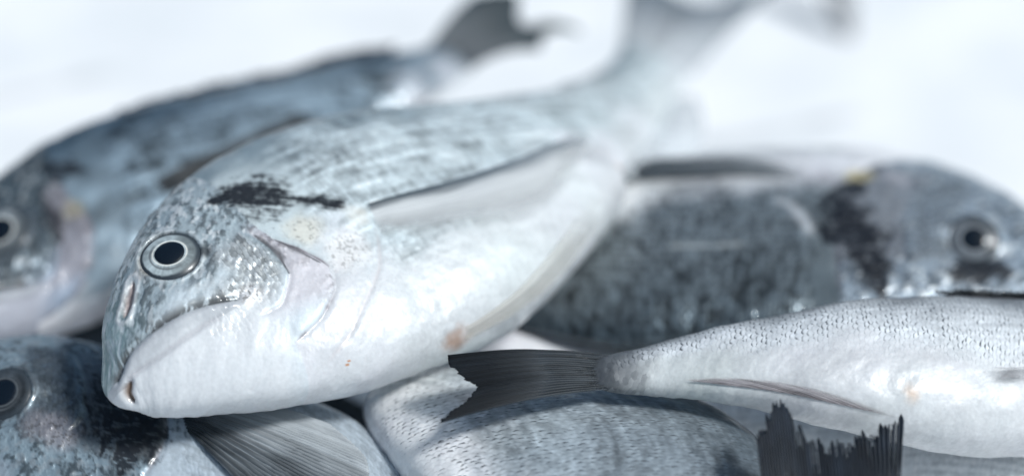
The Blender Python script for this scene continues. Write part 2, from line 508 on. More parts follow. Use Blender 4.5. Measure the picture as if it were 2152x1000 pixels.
def paint(F, o):
    S, Q, U, V = F.Sg, F.Q, F.U, F.Vc
    sd = o.get('seed', 1)
    phm = np.repeat(np.mod(F.ph + 1.0, 2 * math.pi)[None] - 1.0, len(F.s), 0)
    g = np.minimum(np.abs(phm), np.abs(2 * math.pi - phm)) / math.pi
    nA = fbm(U * .55, V * .55, sd, 3); nB = fbm(U * 2.2, V * 2.2, sd + 3, 4)
    nC = fbm(U * 7, V * 7, sd + 7, 4); nS = fbm(U * .9 + 40, V * 4.5, sd + 11, 4)
    nV = fbm(U * 6, V * 1.6, sd + 13, 3)
    du, dv, R = o.get('pitch', (.23, .34, .33))
    wv = o.get('warp', .22)
    h, e, rnd, acr = scales(U + wv * (nB - .5), V + wv * (nA - .5), du, dv, R, sd, o.get('jit', .6))
    body = smooth(o.get('b_on', .30), o.get('b_on', .30) + .06, S + .05 * (nA - .5))
    gg = g + (nA - .5) * .22 + (nS - .5) * .08
    top = 1 - smooth(*o['top'], gg)
    low = smooth(*o['low'], gg)
    if 'low_tail' in o:
        low = low * (1 - o['low_tail'][1] * smooth(o['low_tail'][0], o['low_tail'][0] + .05, S))
    one = np.ones_like(S)
    col = one[..., None] * np.array(o['flank'])
    col = mixc(col, o['back'], top)
    col = mixc(col, o['belly'], low)
    col0 = col.copy()
    sc_ = o.get('sc', .5) * body * (1 - .85 * low)
    var = sc_ * ((rnd - .5) * o.get('rn', .45) + (h - .55) * .55 + (nS - .5) * o.get('streak', 1.2) + (nV - .5) * o.get('vert', .4))
    var = var + o.get('blot', 0) * (fbm(U * .9 + 7, V * 1.3, sd + 61, 4) - .5) * 2.4 + o.get('grain', 0) * body * (1 - .7 * low) * (nC - .5) * 2
    col *= np.clip(1 + var, .25, 1.9)[..., None]
    # dark rear edges of the scales, patchy
    tick = (1 - smooth(.0, o.get('tw', .07), e)) * smooth(o.get('td', .42), o.get('td', .42) + .2, nB + .25 * (rnd - .5)) * smooth(.32, .52, nC)
    tick *= (1 - smooth(.30, .72, np.abs(acr + .25 * (rnd - .5)))) * (.35 + .65 * smooth(-.5, .3, acr * np.where(rnd > .3, 1, -1)))
    tick *= smooth(o.get('tg', .1), o.get('tg', .1) + .4, hash2(rnd * 9973, rnd * 7919, 4))
    tick *= body * (1 - smooth(o['tk'][0], o['tk'][1], gg))
    col = mixc(col, o.get('tcol', (.06, .07, .08)), np.clip(tick * o.get('tick', .5), 0, 1))
    line = (1 - smooth(.0, o.get('tw', .07) * .8, e)) * body * (1 - smooth(o['tk'][0], o['tk'][1] + .1, gg)) * (.5 + .8 * nA)
    col = mixc(col, o.get('tcol', (.06, .07, .08)), np.clip(line * o.get('eline', .3), 0, 1))
    # fine lines of dark along the scale rows
    row = .5 + .5 * np.cos(2 * math.pi * V / dv)
    col *= (1 - o.get('rows', .15) * body * (1 - low) * row * smooth(.35, .6, nS))[..., None]
    disp = body * (1 - .6 * low) * o.get('relief', .00022) * ((h - .5) * 1.1 + (rnd - .5) * .12 - .6 * (1 - smooth(0, .05, e)))
    disp = disp + (nA - .5) * .0016 + (nB - .5) * .0005
    if 'bulge' in o:                                                # full belly that ends at the vent
        ls, lp, bh, wd_ = o['bulge']
        line = np.interp(S, ls, lp)
        disp = disp + bh * smooth(-.10, wd_, phm - line) * smooth(ls[0], ls[0] + .12, S) * (phm < 5)
    gloss = o.get('gloss', .35) * body * (1 - .9 * low) * (.7 + .35 * rnd) + .05
    if 'tailc' in o:                                                # skin darkens where it runs into the tail fin
        m = smooth(o['tailc'][0], 1.0, S + .05 * (nB - .5))
        col = mixc(col, np.array(o['tailc'][1]) * 1.0, np.clip((smooth(-.45, .45, m - .75 * rnd) * .35 + m * .75) * smooth(0, .3, m), 0, 1))
    col = col * (1 + (low * (fbm(U * .35 + 3, V * .35, sd + 81, 3) - .5))[..., None] * np.array([.07, -.02, .05]))   # faint pink and grey cast of the belly skin
    dry = np.zeros_like(S)
    H = o.get('head')
    if H:
        opd, oex = edge(F, H['op'])
        pts = np.array(H['op']); k = np.argsort(pts[:, 1])
        s_op = np.interp(phm, pts[k, 1], pts[k, 0])
        infront = smooth(-.0006, .0006, (s_op - S) * F.SL)
        hm = infront
        # base head colour
        dk = 1 - smooth(H['dark'][0], H['dark'][1], gg)
        hc = mixc(one[..., None] * np.array(H['pale']), H['col'], dk)
        mot = smooth(.45, .62, nC * .55 + nB * .45)
        hc = mixc(hc, np.array(H['col']) * .3, mot * dk * H.get('mottle', .7))
        glint = smooth(.56, .68, fbm(U * 5 + 9, V * 5, sd + 21, 3))
        hc = mixc(hc, np.array(H.get('glintc', (.62, .66, .68))), glint * dk * H.get('glint', .5))
        col = col * (1 - hm[..., None]) + hc * hm[..., None]
        gloss = gloss * (1 - hm) + hm * (H.get('gloss', .35) * dk * (.4 + nC) + .06)
        disp = disp + hm * (nC - .5) * .0006 * dk
        if 'teal' in H:                                         # iridescent snout
            m = (1 - smooth(.06, .12, S)) * dk
            col = mixc(col, H['teal'], m * .6 * smooth(.3, .6, nC))
        if 'pre' in H:
            pd, pex = edge(F, H['pre'])
            pp = np.array(H['pre']); k = np.argsort(pp[:, 1])
            inner = smooth(-.001, .001, (np.interp(phm, pp[k, 1], pp[k, 0]) - S) * F.SL)
            lo, hi = pp[k[0], 1], pp[k[-1], 1]
            rng = smooth(lo - .1, lo + .1, phm) * (1 - smooth(hi - .05, hi + .2, phm))
            flap = hm * (1 - inner) * rng                         # gill flap behind the scaled cheek
            fc = np.array(H.get('flap', (.60, .54, .60)))
            col = mixc(col, fc, flap * .75 * smooth(.1, .5, nA + .2))
            col = mixc(col, fc * .35, flap * smooth(.5, .62, nC) * np.exp(-np.abs(opd) / .003) * .8)
            disp += pex * .0003 * np.exp(-np.abs(pd) / .005) * inner * rng - pex * .0003 * np.exp(-(pd / .0008) ** 2)
            # small cheek scales
            cu = H.get('cheek', (.15, .17, .15))
            h2, e2, r2, a2 = scales(U, V, cu[0], cu[1], cu[2], sd + 50)
            cm = inner * rng * hm * smooth(.0, .004, pd) * (1 - smooth(H.get('cw', .011), H.get('cw', .011) + .006, pd))
            c2 = np.array(H.get('cheekc', (.60, .63, .64)))
            sc2 = np.clip(.35 + 1.0 * r2 * h2 * 1.3, .12, 1.25)
            sc2 *= 1 - .75 * (1 - smooth(0, .035, e2)) * smooth(.35, .55, nB)
            col = col * (1 - cm[..., None] * .9) + (c2[None, None] * sc2[..., None]) * cm[..., None] * .9
            disp += cm * .00022 * (h2 - .5 + .7 * (r2 - .5))
            gloss = gloss * (1 - cm) + cm * (.25 + .5 * r2)
        disp += oex * .0005 * np.exp(-np.abs(opd) / .008) * hm - oex * .0004 * np.exp(-(opd / .001) ** 2)
        col = mixc(col, np.array(H.get('edgec', (.20, .17, .19))), oex * np.exp(-(opd / .0005) ** 2) * H.get('edge', .45) * smooth(.3, .6, nB))
        for gl_ in H.get('girdle', []):
            d, t = F.dist(F.curve(gl_, 60))
            ex = smooth(0, .12, t) * (1 - smooth(.85, 1, t))
            disp += -ex * .00022 * np.exp(-(d / .0009) ** 2)
            col = mixc(col, (.50, .44, .44), ex * np.exp(-(d / .0006) ** 2) * .35)
        if 'mouth' in H:
            d, t = F.dist(F.curve(H['mouth'], 70))
            pm = np.array(H['mouth'])
            # everything below the mouth is pale
            w = .0022 * (.35 + .65 * np.sin(np.clip(t, 0, 1) * math.pi))
            d2, t2 = F.dist(F.curve(H['lip'], 70))
            lipm = smooth(0, 1, np.clip((.0045 - d) / .003, 0, 1)) * (d2 < d + .006)
            k = np.argsort(pm[:, 0]); ph_m = np.interp(S, pm[k, 0], pm[k, 1])
            below = smooth(-.02, .05, phm - ph_m) * (1 - smooth(pm[:, 0].max(), pm[:, 0].max() + .06, S)) * (phm < math.pi + .9)
            col = mixc(col, H.get('jaw', (.80, .80, .82)), below * H.get('jawm', .92) * hm)
            gloss = gloss * (1 - below)
            col = mixc(col, (.05, .06, .07), np.exp(-(d / .0007) ** 2) * (.35 + .65 * smooth(.35, .6, nC)) * .9)
            up = np.exp(-(np.maximum(d - .0007, 0) / .0016) ** 2) * (1 - below)
            col = mixc(col, (.09, .09, .09), up * smooth(.38, .55, nC) * .75)
            disp += -.0007 * np.exp(-(d / .0009) ** 2) + .0007 * np.exp(-((d - .0022) / .0016) ** 2) * below
            lipz = below * smooth(0, .002, d) * np.exp(-(d / .007) ** 2) * (phm < np.interp(S, np.sort(np.array(H['lip'])[:, 0]), np.array(H['lip'])[np.argsort(np.array(H['lip'])[:, 0]), 1]))
            col = mixc(col, H.get('lipc', (.36, .38, .41)), np.clip(lipz * .85 * (.4 + 1.1 * nB), 0, 1))
            lex = smooth(0, .05, t2) * (1 - smooth(.8, 1, t2))
            disp += -.0006 * np.exp(-(d2 / .0010) ** 2) * lex
            col = mixc(col, (.36, .35, .38), np.exp(-(d2 / .0008) ** 2) * .45 * lex)
            if 'slit' in H:
                d3, t3 = F.dist(F.curve(H['slit'], 30))
                x3 = np.sin(np.clip(t3, 0, 1) * math.pi) ** .5
                m3 = np.exp(-(d3 / (.0004 + .0007 * x3)) ** 2)
                col = mixc(col, (.16, .09, .05), m3 * .95); disp += -.0012 * m3
                m4 = np.exp(-((d3 - .002) / .0018) ** 2); disp += .0006 * m4
        for sl, wd, am in H.get('spots', []):
            d, t = F.dist(F.curve(sl, 40), .03)
            ww = wd * (.25 + .95 * np.sin(np.clip(t, 0, 1) * math.pi)) * (.25 + 1.5 * fbm(t * 5 + 3, t * 0 + sd, sd + 33, 2))
            iso = H.get('iso', 0)
            m = 1 - smooth(H.get('se', .45), 1.25, d / ww + (2.6 * (nB - .5) + 1.6 * (nA - .5)) * iso + (1 - iso) * 1.5 * (fbm(t * 3.5, d * 700, sd + 31, 3) - .5) + H.get('sn', 1.3) * (nC - .5) + .5 * (nS - .5))
            m = m * (1 - H.get('cut', .75) * smooth(.54, .68, nC * .5 + .5 * fbm(U * 4 + 3, V * 12, sd + 35, 3)))
            col = mixc(col, (.012, .014, .019), m * am); gloss = gloss * (1 - m); dry = np.maximum(dry, m)
        for (ps, pp_), r_, c_, am in H.get('patches', []):
            d, t = F.dist(F.curve([(ps - .001, pp_), (ps + .001, pp_)], 4), .035)
            m = (1 - smooth(.35, 1.05, d / r_ + .6 * (nB - .5))) * am
            col = mixc(col, c_, m)
            col = mixc(col, (.05, .045, .04), m * smooth(.62, .66, fbm(U * 14, V * 14, sd + 70, 2)) * .8)
        if 'nostril' in H:
            d, t = F.dist(F.curve(H['nostril'], 20))
            x = np.sin(np.clip(t, 0, 1) * math.pi) ** .6
            m = np.exp(-(d / (.0003 + .0011 * x)) ** 2)
            col = mixc(col, (.42, .33, .31), m * .9); disp += -.0010 * m
            m5 = np.exp(-((d - .0021) / .0007) ** 2)
            col = mixc(col, (.75, .75, .76), m5 * .6); disp += .0004 * m5
    for (ps, pp_), r_, c_, am in o.get('marks', []):
        d, t = F.dist(F.curve([(ps - .001, pp_), (ps + .001, pp_)], 4), .05)
        m = (1 - smooth(.2, 1.0, d / r_ + .9 * (nB - .5))) * am
        col = mixc(col, c_, m)
    for ln, w_, c_, am in o.get('lines', []):
        d, t = F.dist(F.curve(ln, 60))
        m = np.exp(-(d / (w_ * (.4 + 1.2 * nB))) ** 2) * am * smooth(0, .15, t) * (1 - smooth(.8, 1, t))
        col = mixc(col, c_, m)
    B = F.B.copy()
    E = o.get('eye')
    if E:
        c = F.at(E['s'], E['ph'])
        ne = nrm(np.array(E['n'], float))
        c = c + ne * E.get('lift', 0)
        F.eye = (c, ne, E['r'])
        r = B - c; hgt = r @ ne; inp = np.linalg.norm(r - hgt[..., None] * ne, axis=-1)
        R_ = E['r']
        near = (np.abs(hgt) < R_ * 1.6) & ((F.n @ ne) > -.1)
        m = (1 - smooth(R_ * .98, R_ * E.get('fl', 1.7), inp)) * near
        B = B - (hgt * m)[..., None] * ne
        rim = np.exp(-((inp - R_ * 1.1) / (R_ * .10)) ** 2) * near
        disp = disp * (1 - m) + rim * .0007 - .0006 * (inp < R_) * near
        col = mixc(col, (.05, .06, .07), np.exp(-((inp - R_ * .98) / (R_ * .07)) ** 2) * near * .8)
        col = mixc(col, E.get('ring', (.5, .55, .57)), np.exp(-((inp - R_ * 1.13) / (R_ * .08)) ** 2) * near * .5 * smooth(.3, .6, nB))
        for a_, l_ in E.get('corners', []):                       # dark corners of the lids
            d = np.linalg.norm(B - (c + np.array(a_)), axis=-1)
            col = mixc(col, (.03, .035, .04), (1 - smooth(.2, 1, d / l_ + .5 * (nC - .5))) * .85 * near)
    fade = smooth(0, .004, S) * (1 - smooth(.985, 1, S))
    B = B + F.n * (disp * fade)[..., None]
    F.B = B
    wt = o.get('wet', (.4, .4))
    wet = wt[1] + (wt[0] - wt[1]) * smooth(.30, .36, S)
    wet = wet * (1 - .85 * dry)
    return np.clip(col, .008, .9), np.clip(gloss, 0, 1), wet

# ------------------------------------------------------------------ parts
def make_eye(F, body, E):
    c, ne, R = F.eye
    a = nrm(np.cross(ne, F.Dv[len(F.s) // 8])); b = np.cross(ne, a)
    r = np.concatenate([np.linspace(0, .5, 6), np.linspace(.52, 1.06, 30)]); th = np.linspace(0, 2 * math.pi, 72, endpoint=False)
    RR, TT = np.meshgrid(r, th, indexing='ij')
    el = E.get('el', 1.0)
    z = R * (.34 * np.sqrt(np.clip(1 - (RR / 1.12) ** 2, 0, 1)) - .10)
    z += R * .012 * np.exp(-((RR - .60) / .06) ** 2)
    Vx = c + (RR * np.cos(TT) * R)[..., None] * a + (RR * np.sin(TT) * R * el)[..., None] * b + z[..., None] * ne
    n = fbm(RR * 6 + 3, np.cos(TT) * 4 + 7, 4, 3) * .5 + fbm(np.cos(TT) * 9, np.sin(TT) * 9, 5, 3) * .5
    iris = np.array(E.get('iris', (.42, .48, .50)))
    col = np.ones(RR.shape + (1,)) * iris * np.clip(.05 + 1.9 * n, .1, 1.8)[..., None]
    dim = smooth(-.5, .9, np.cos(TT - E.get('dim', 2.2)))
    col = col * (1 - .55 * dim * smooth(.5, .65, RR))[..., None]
    col = mixc(col, E.get('inner', (.78, .76, .70)), np.exp(-((RR - .575 - .02 * np.cos(TT * 2 + 1)) / .026) ** 2) * (.45 + .55 * fbm(np.cos(TT) * 2 + 5, np.sin(TT) * 2, 8, 2)))
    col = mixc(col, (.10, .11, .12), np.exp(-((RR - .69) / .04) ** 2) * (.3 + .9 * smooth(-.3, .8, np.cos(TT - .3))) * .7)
    col = mixc(col, (.035, .045, .055), smooth(.80 + .10 * (1 - dim), .97, RR + .12 * (n - .5)))
    col = mixc(col, (.01, .012, .016), 1 - smooth(.50, .54, RR))
    e = grid_mesh("eye", Vx, mat=IRIS, attrs=dict(tint=col), parent=body, loc=F.loc, closed=True)
    r = np.linspace(0, 1, 10); RR, TT = np.meshgrid(r, th, indexing='ij')
    z = R * (.34 * np.sqrt(np.clip(1 - (RR * .53 / 1.12) ** 2, 0, 1)) - .10) + R * .03 * (1 - RR ** 2) + R * .004
    z -= R * .02 * (RR > .98)
    rp = RR * .53 * R * E.get('pup', 1.0) * (1 + .035 * np.cos(2 * TT + .6) + .025 * np.cos(3 * TT + 2))
    Vx = c + (rp * np.cos(TT))[..., None] * a + (rp * np.sin(TT) * el)[..., None] * b + z[..., None] * ne
    grid_mesh("pupil", Vx, mat=PUPIL, parent=e, loc=F.loc, closed=True)
    return e

def resample(P_, n):
    P_ = np.asarray(P_, float); t = np.linspace(0, 1, len(P_))
    return pchip(t, P_, np.linspace(0, 1, n))

def finish_fin(name, G, F, body, rays, base, tip, cover=(1, .95), amp=.00016, ragged=.0, seed=3, split=0, thick=.0004, mott=.3, rayc=.5, edgec=None, soft=0, softk=0, fade=None, root_soft=0, rv=.64):
    """G: n x m x 3 grid, n across the rays, m along them"""
    n, m = G.shape[:2]
    K = np.linspace(0, 1, n)[:, None] * np.ones((1, m)); T = np.linspace(0, 1, m)[None] * np.ones((n, 1))
    N = nrm(np.cross(np.gradient(G, axis=0), np.gradient(G, axis=1)))
    br = 1 + (T > .45)                                             # soft rays fork towards the tip
    wv = .5 + .5 * np.cos(2 * math.pi * K * rays * 1.0 + 1.5 * (fbm(K * 5, T * 2, seed, 2) - .5))
    w2 = .5 + .5 * np.cos(2 * math.pi * K * rays * 2.0 + 2.5 * (fbm(K * 5, T * 3, seed + 1, 2) - .5))
    w = wv * (1 - smooth(.35, .6, T)) + w2 * smooth(.35, .6, T)
    if ragged > 0:
        j = np.floor(K * rays * 2)
        ln = 1 - ragged * (.6 * hash2(j, j * 0 + 3, seed) + .8 * vnoise(K * rays * .8, K * 0, seed + 8) + .35 * np.abs(np.mod(K * rays * 2, 1) - .5) * 2)
        Tn = T * ln
        i = Tn * (m - 1); i0 = np.clip(np.floor(i).astype(int), 0, m - 2); f = (i - i0)[..., None]
        r_ = np.arange(n)[:, None] * np.ones((1, m), int)
        G = G[r_, i0] * (1 - f) + G[r_, i0 + 1] * f
    G = G + N * (amp * (w - .5) * 2)[..., None]
    no = fbm(K * rays * .7, T * 6, seed + 2, 4); nf = fbm(K * rays * 3, T * 10, seed + 4, 3)
    col = np.ones((n, m, 1)) * np.array(base); col = mixc(col, tip, smooth(.0, .9, T + .4 * (no - .5)))
    col = col * (1 + mott * 2 * (no - .5) + mott * (nf - .5))[..., None]
    col = col * (1 - rayc * (1 - w) * .9)[..., None]
    if fade is not None:                                            # pigment dies out away from the leading edge
        col = mixc(col, fade[0], smooth(fade[1], fade[2], K + .2 * (no - .5) + fade[3] * T))
    if edgec is not None:
        col = mixc(col, edgec[0], 1 - smooth(0, edgec[1], K + .15 * (no - .5)))
    kk = K * rays + .5
    rr = hash2(np.floor(kk), np.zeros_like(kk), seed + 40) * .7 + .3 * vnoise(K * rays * 3, T * 2, seed + 41)
    col = col * (1 + rv * (rr - .5))[..., None]
    cov = np.clip(cover[0] + (cover[1] - cover[0]) * T + .15 * (w - .5), 0, 1)
    if root_soft: cov = cov * smooth(0, root_soft, T + root_soft * 1.2 * (nf - .5))
    if soft: cov = cov * (1 - smooth(1 - soft, 1, T + .25 * (no - .5))) * (1 - smooth(1 - (softk or soft), 1, K))
    if edgec is not None: cov = np.maximum(cov, (1 - smooth(0, edgec[1], K)) * (1 - smooth(.8, 1, T)) * edgec[2])
    keep = None
    if split:
        keep = np.ones((n - 1, m - 1), bool)
        rng = np.random.RandomState(seed)
        for q in range(split):
            k = int((rng.randint(1, rays * 2 - 1) + .5) / (rays * 2) * n); d = rng.uniform(.25, .7); wd = rng.randint(1, 3)
            for mm in range(m - 1):
                tt = mm / (m - 1)
                if tt > 1 - d:
                    ww = max(1, int(round(wd * (tt - 1 + d) / d)))
                    keep[max(0, k - ww):k + ww, mm] = False
    o = grid_mesh(name, G, mat=FIN, attrs=dict(tint=np.clip(col, .005, .9), cover=cov), parent=body, loc=F.loc, keep=keep)
    md = o.modifiers.new("thickness", 'SOLIDIFY'); md.thickness = thick; md.offset = 0
    return o

def free_fin(name, F, body, root, rim, n=140, m=50, bulge=(0, 0, 0), sweep=0.0, **k):
    """root, rim: lists of 3D points in the same order"""
    b = resample(root, n); t = resample(rim, n)
    T = np.linspace(0, 1, m)[None, :, None]
    G = b[:, None] * (1 - T) + t[:, None] * T + np.array(bulge) * np.sin(T * math.pi)
    return finish_fin(name, G, F, body, **k)

def laid_fin(name, F, body, root, rim, off=(.0006, .002), n=120, m=60, curl=0.0, **k):
    """a fin folded flat on the skin: root and rim lines given in (s, ph)"""
    b = resample(root, n); t = resample(rim, n)
    T = np.linspace(0, 1, m)[None, :, None]
    q = b[:, None] * (1 - T) + t[:, None] * T
    T2 = T[..., 0] * np.ones((n, 1)); K2 = np.linspace(0, 1, n)[:, None]
    of = off[0] + (off[1] - off[0]) * T2 ** .8 + curl * np.sin(K2 * math.pi) * T2
    of = of - .0012 * (1 - smooth(0, .12, T2))                    # the root sinks into the skin
    G = F.at(q[..., 0], q[..., 1], of)
    return finish_fin(name, G, F, body, **k)

def make_fish(key, label, ns, nv, o):
    sp = SPECS[key]
    F = Fish(sp['st'], sp['side'], sp['W'], ns, nv)
    FISHES[key] = F
    F.loc = F.c.mean(0) * np.array([1, 1, 0]) + np.array([0, 0, F.B[..., 2].min()])
    tint, gloss, wet = paint(F, o)
    body = grid_mesh("fish", F.B, closed=True, mat=SKIN, attrs=dict(tint=tint, gloss=gloss, wet=wet), loc=F.loc)
    body["label"] = label; body["category"] = "fish"; body["group"] = "whole sea bream heaped on the white table"
    if 'eye' in o:
        make_eye(F, body, o['eye'])
    return F, body
# ------------------------------------------------------------------ the fish in the photograph
W_ = (.80, .80, .815)
# the big one on top
F, body = make_fish('hero', "largest pale silver fish on top of the heap with white belly turned to the viewer", 1000, 420, dict(
    seed=11, td=.36, bulge=((.36, .45, .545, .605, .635, .650, .66), (1.62, 1.66, 1.70, 1.86, 2.2, 3.0, 3.6), .0042, .42), low_tail=(.64, .3), jit=.5, eline=.35, top=(.10, .42), low=(.50, .68), flank=(0.506, 0.57, 0.59), back=(0.198, 0.255, 0.29), belly=(.575, .595, .612),
    sc=1.2, streak=1.5, vert=.3, blot=.12, tick=.5, tk=(.40, .54), rows=.25, gloss=.25, pitch=(.17, .34, .255), relief=.00018, b_on=.30,
    head=dict(op=[(.252, 1.35), (.262, 1.55), (.280, 1.72), (.294, 1.90), (.288, 2.06), (.256, 2.26), (.215, 2.40)],
              pre=[(.240, 1.40), (.252, 1.60), (.253, 1.84), (.224, 2.04), (.195, 2.06)],
              girdle=[[(.372, 1.75), (.345, 2.05), (.307, 2.26), (.280, 2.45), (.232, 2.76)], [(.20, 2.5), (.165, 2.75), (.15, 2.9)]],
              jaw=(.62, .635, .655), dark=(.48, .62), pale=(0.614, 0.68, 0.725), col=(0.371, 0.44, 0.476), mottle=.85, glint=.8, gloss=.3, teal=(.22, .33, .34),
              cut=.12, se=.3, sn=.9, flap=(.60, .56, .59), edge=1.0,
              mouth=[(.030, 1.75), (.050, 1.66), (.069, 1.61), (.092, 1.61), (.122, 1.66), (.148, 1.72), (.167, 1.78), (.186, 1.84)],
              lip=[(.040, 2.06), (.055, 1.94), (.092, 1.94), (.124, 1.92), (.146, 1.90), (.170, 1.92)],
              slit=[(.040, 2.02), (.031, 2.19), (.030, 2.50)],
              spots=[([(.235, .98), (.264, 1.07), (.287, 1.20), (.311, 1.34), (.350, 1.54)],   .0066, .98), ([(.246, 1.46), (.254, 1.66), (.252, 1.84)], .0013, .8), ([(.262, 1.56), (.276, 1.72), (.288, 1.86)], .0009, .7)],
              patches=[((.297, 1.60), .0075, (.74, .68, .56), .5), ((.325, 1.85), .009, (.78, .74, .72), .5), ((.20, 1.86), .004, (.85, .84, .84), .8), ((.132, .95), .0045, (.62, .57, .50), .6)],
              nostril=[(.113, .92), (.100, 1.02), (.084, 1.14)]),
    eye=dict(s=.157, ph=1.10, r=.0081, n=(-.02, -.36, .93), lift=-.0008, el=.93, dim=2.6, iris=(.36, .42, .44),  corners=[((.0095, .001, .0012), .003)]),
    marks=[((.655, 2.95), .006, (.45, .30, .20), .8), ((.389, 3.02), .006, (.36, .22, .15), .8), ((.36, 1.65), .006, (.72, .69, .62), .5), ((.262, 2.78), .0007, (.45, .2, .08), 1), ((.265, 2.74), .0005, (.45, .2, .08), 1)]))
HERO = F
laid_fin("pectoral_fin", F, body, [(.368, 1.60), (.364, 1.72), (.362, 1.86)], [(.635, 1.92), (.638, 2.18), (.58, 2.36), (.46, 2.40)],
         off=(.0008, .0014), rays=15, base=(.05, .07, .085), tip=(.16, .20, .235), cover=(.97, .9), mott=.2, rv=.15, seed=21,
         soft=.25, softk=.75, thick=.0002, fade=((.58, .60, .61), .03, .40, .10), rayc=.3, amp=.00006)
laid_fin("pelvic_fin", F, body, [(.388, 2.90), (.385, 3.06)], [(.58, 2.60), (.60, 2.82), (.57, 2.98)],
         off=(.0004, .0007), thick=.00015, soft=.3, softk=.3, rays=7, base=(.60, .58, .54), tip=(.61, .62, .60), cover=(.4, .3), rayc=.06, amp=.00006, mott=.05, seed=22)
free_fin("tail_fin", F, body, [P(1302, 104, .786), P(1380, 120, .786), P(1455, 158, .784)],
         [P(1325, -70, .83), P(1385, -30, .82), P(1465, 8, .815), P(1560, -8, .82), P(1665, -48, .83)],
         rays=18, base=(.50, .53, .56), tip=(.17, .205, .24), bulge=(0, 0, .003), mott=.3, seed=23)
free_fin("anal_fin", F, body, [F.at(.68, 3.1), F.at(.76, 3.1), F.at(.84, 3.1), F.at(.92, 3.1)],
         [P(1370, 385, .670), P(1450, 350, .69), P(1480, 270, .72), P(1465, 205, .75)],
         rays=12, base=(.60, .64, .67), tip=(.70, .74, .77), cover=(.6, .4), rayc=.12, rv=.2, seed=24)

# behind it on the left
F, body = make_fish('back', "grey fish behind the largest one, tail raised, its head cut by the left edge", 520, 220, dict(
    seed=27, wet=(.25, .1), top=(.15, .55), low=(.80, .95), flank=(0.172, 0.225, 0.267), back=(0.047, 0.075, 0.104), belly=(.6, .61, .63),
    sc=2.2, streak=1.8, blot=.6, tick=.7, tk=(.4, .7), rows=.3, gloss=.35, pitch=(.17, .34, .255), b_on=.31, tailc=(.90, (.14, .155, .17)),
    head=dict(op=[(.262, 1.20), (.285, 1.62), (.300, 1.95), (.292, 2.30), (.262, 2.62), (.20, 2.85)],
              pre=[(.232, 1.35), (.238, 1.60), (.252, 1.95), (.235, 2.25), (.19, 2.35)],
              dark=(.60, .76), pale=(0.258, 0.31, 0.392), col=(0.065, 0.09, 0.109), mottle=.9, glint=.35, gloss=.25, flap=(.25, .24, .27), edge=1.0, cheekc=(0.103, 0.13, 0.153),
              mouth=[(.03, 2.1), (.08, 2.15), (.13, 2.22), (.18, 2.26)], lip=[(.04, 2.4), (.08, 2.42), (.12, 2.42), (.15, 2.40)], jaw=(.38, .39, .44),
              spots=[([(.25, 1.02), (.283, 1.22), (.31, 1.35)], .0050, .95), ([(.232, 1.40), (.245, 1.75), (.252, 2.0)], .0025, .85)],
              patches=[((.286, 1.72), .005, (.40, .36, .25), .5)]),
    eye=dict(s=.157, ph=1.50, r=.0088, n=(-.15, -.45, .88), lift=-.001, iris=(.22, .25, .27), ring=(.18, .2, .22)),
    marks=[((.90, 2.3), .013, (.52, .54, .58), .9), ((.82, 2.6), .014, (.52, .54, .58), .8)]))
laid_fin("pectoral_fin", F, body, [(.39, 1.82), (.40, 2.02)], [(.60, 1.84), (.615, 2.0), (.57, 2.2)],
         off=(.0008, .0025), rays=11, base=(.045, .05, .055), tip=(.03, .033, .036), cover=(1, .95), seed=35)
free_fin("tail_fin", F, body, [P(905, 92, .752), P(950, 112, .751), P(1008, 134, .750)],
         [P(1000, -12, .770), P(1084, -14, .772), P(1092, 46, .766), P(1140, 62, .765), P(1135, 106, .760)],
         rays=18, base=(.11, .125, .14), tip=(.035, .05, .06), bulge=(0, 0, .002), seed=31)
free_fin("tail_filament", F, body, [P(1085, 72, .766), P(1100, 82, .765), P(1115, 95, .764)],
         [P(1205, 56, .772), P(1214, 62, .772), P(1222, 72, .772)],
         rays=2, base=(.045, .06, .07), tip=(.04, .07, .07), bulge=(0, 0, .0035), n=12, seed=32)
free_fin("dorsal_fin", F, body, [F.at(k, .02) for k in (.36, .44, .54, .64, .74, .84)],
         [F.at(k, .02, o_) + np.array([0, .004, 0]) for k, o_ in ((.39, .003), (.47, .004), (.57, .005), (.66, .004), (.76, .005), (.88, .004))],
         rays=22, base=(.07, .085, .10), tip=(.05, .06, .075), ragged=.25, seed=33)
free_fin("anal_fin", F, body, [F.at(.80, 3.1), F.at(.86, 3.1), F.at(.91, 3.1)],
         [P(868, 245, .715), P(876, 240, .717), P(884, 195, .73)],
         rays=9, base=(.3, .31, .33), tip=(.04, .05, .055), seed=34)

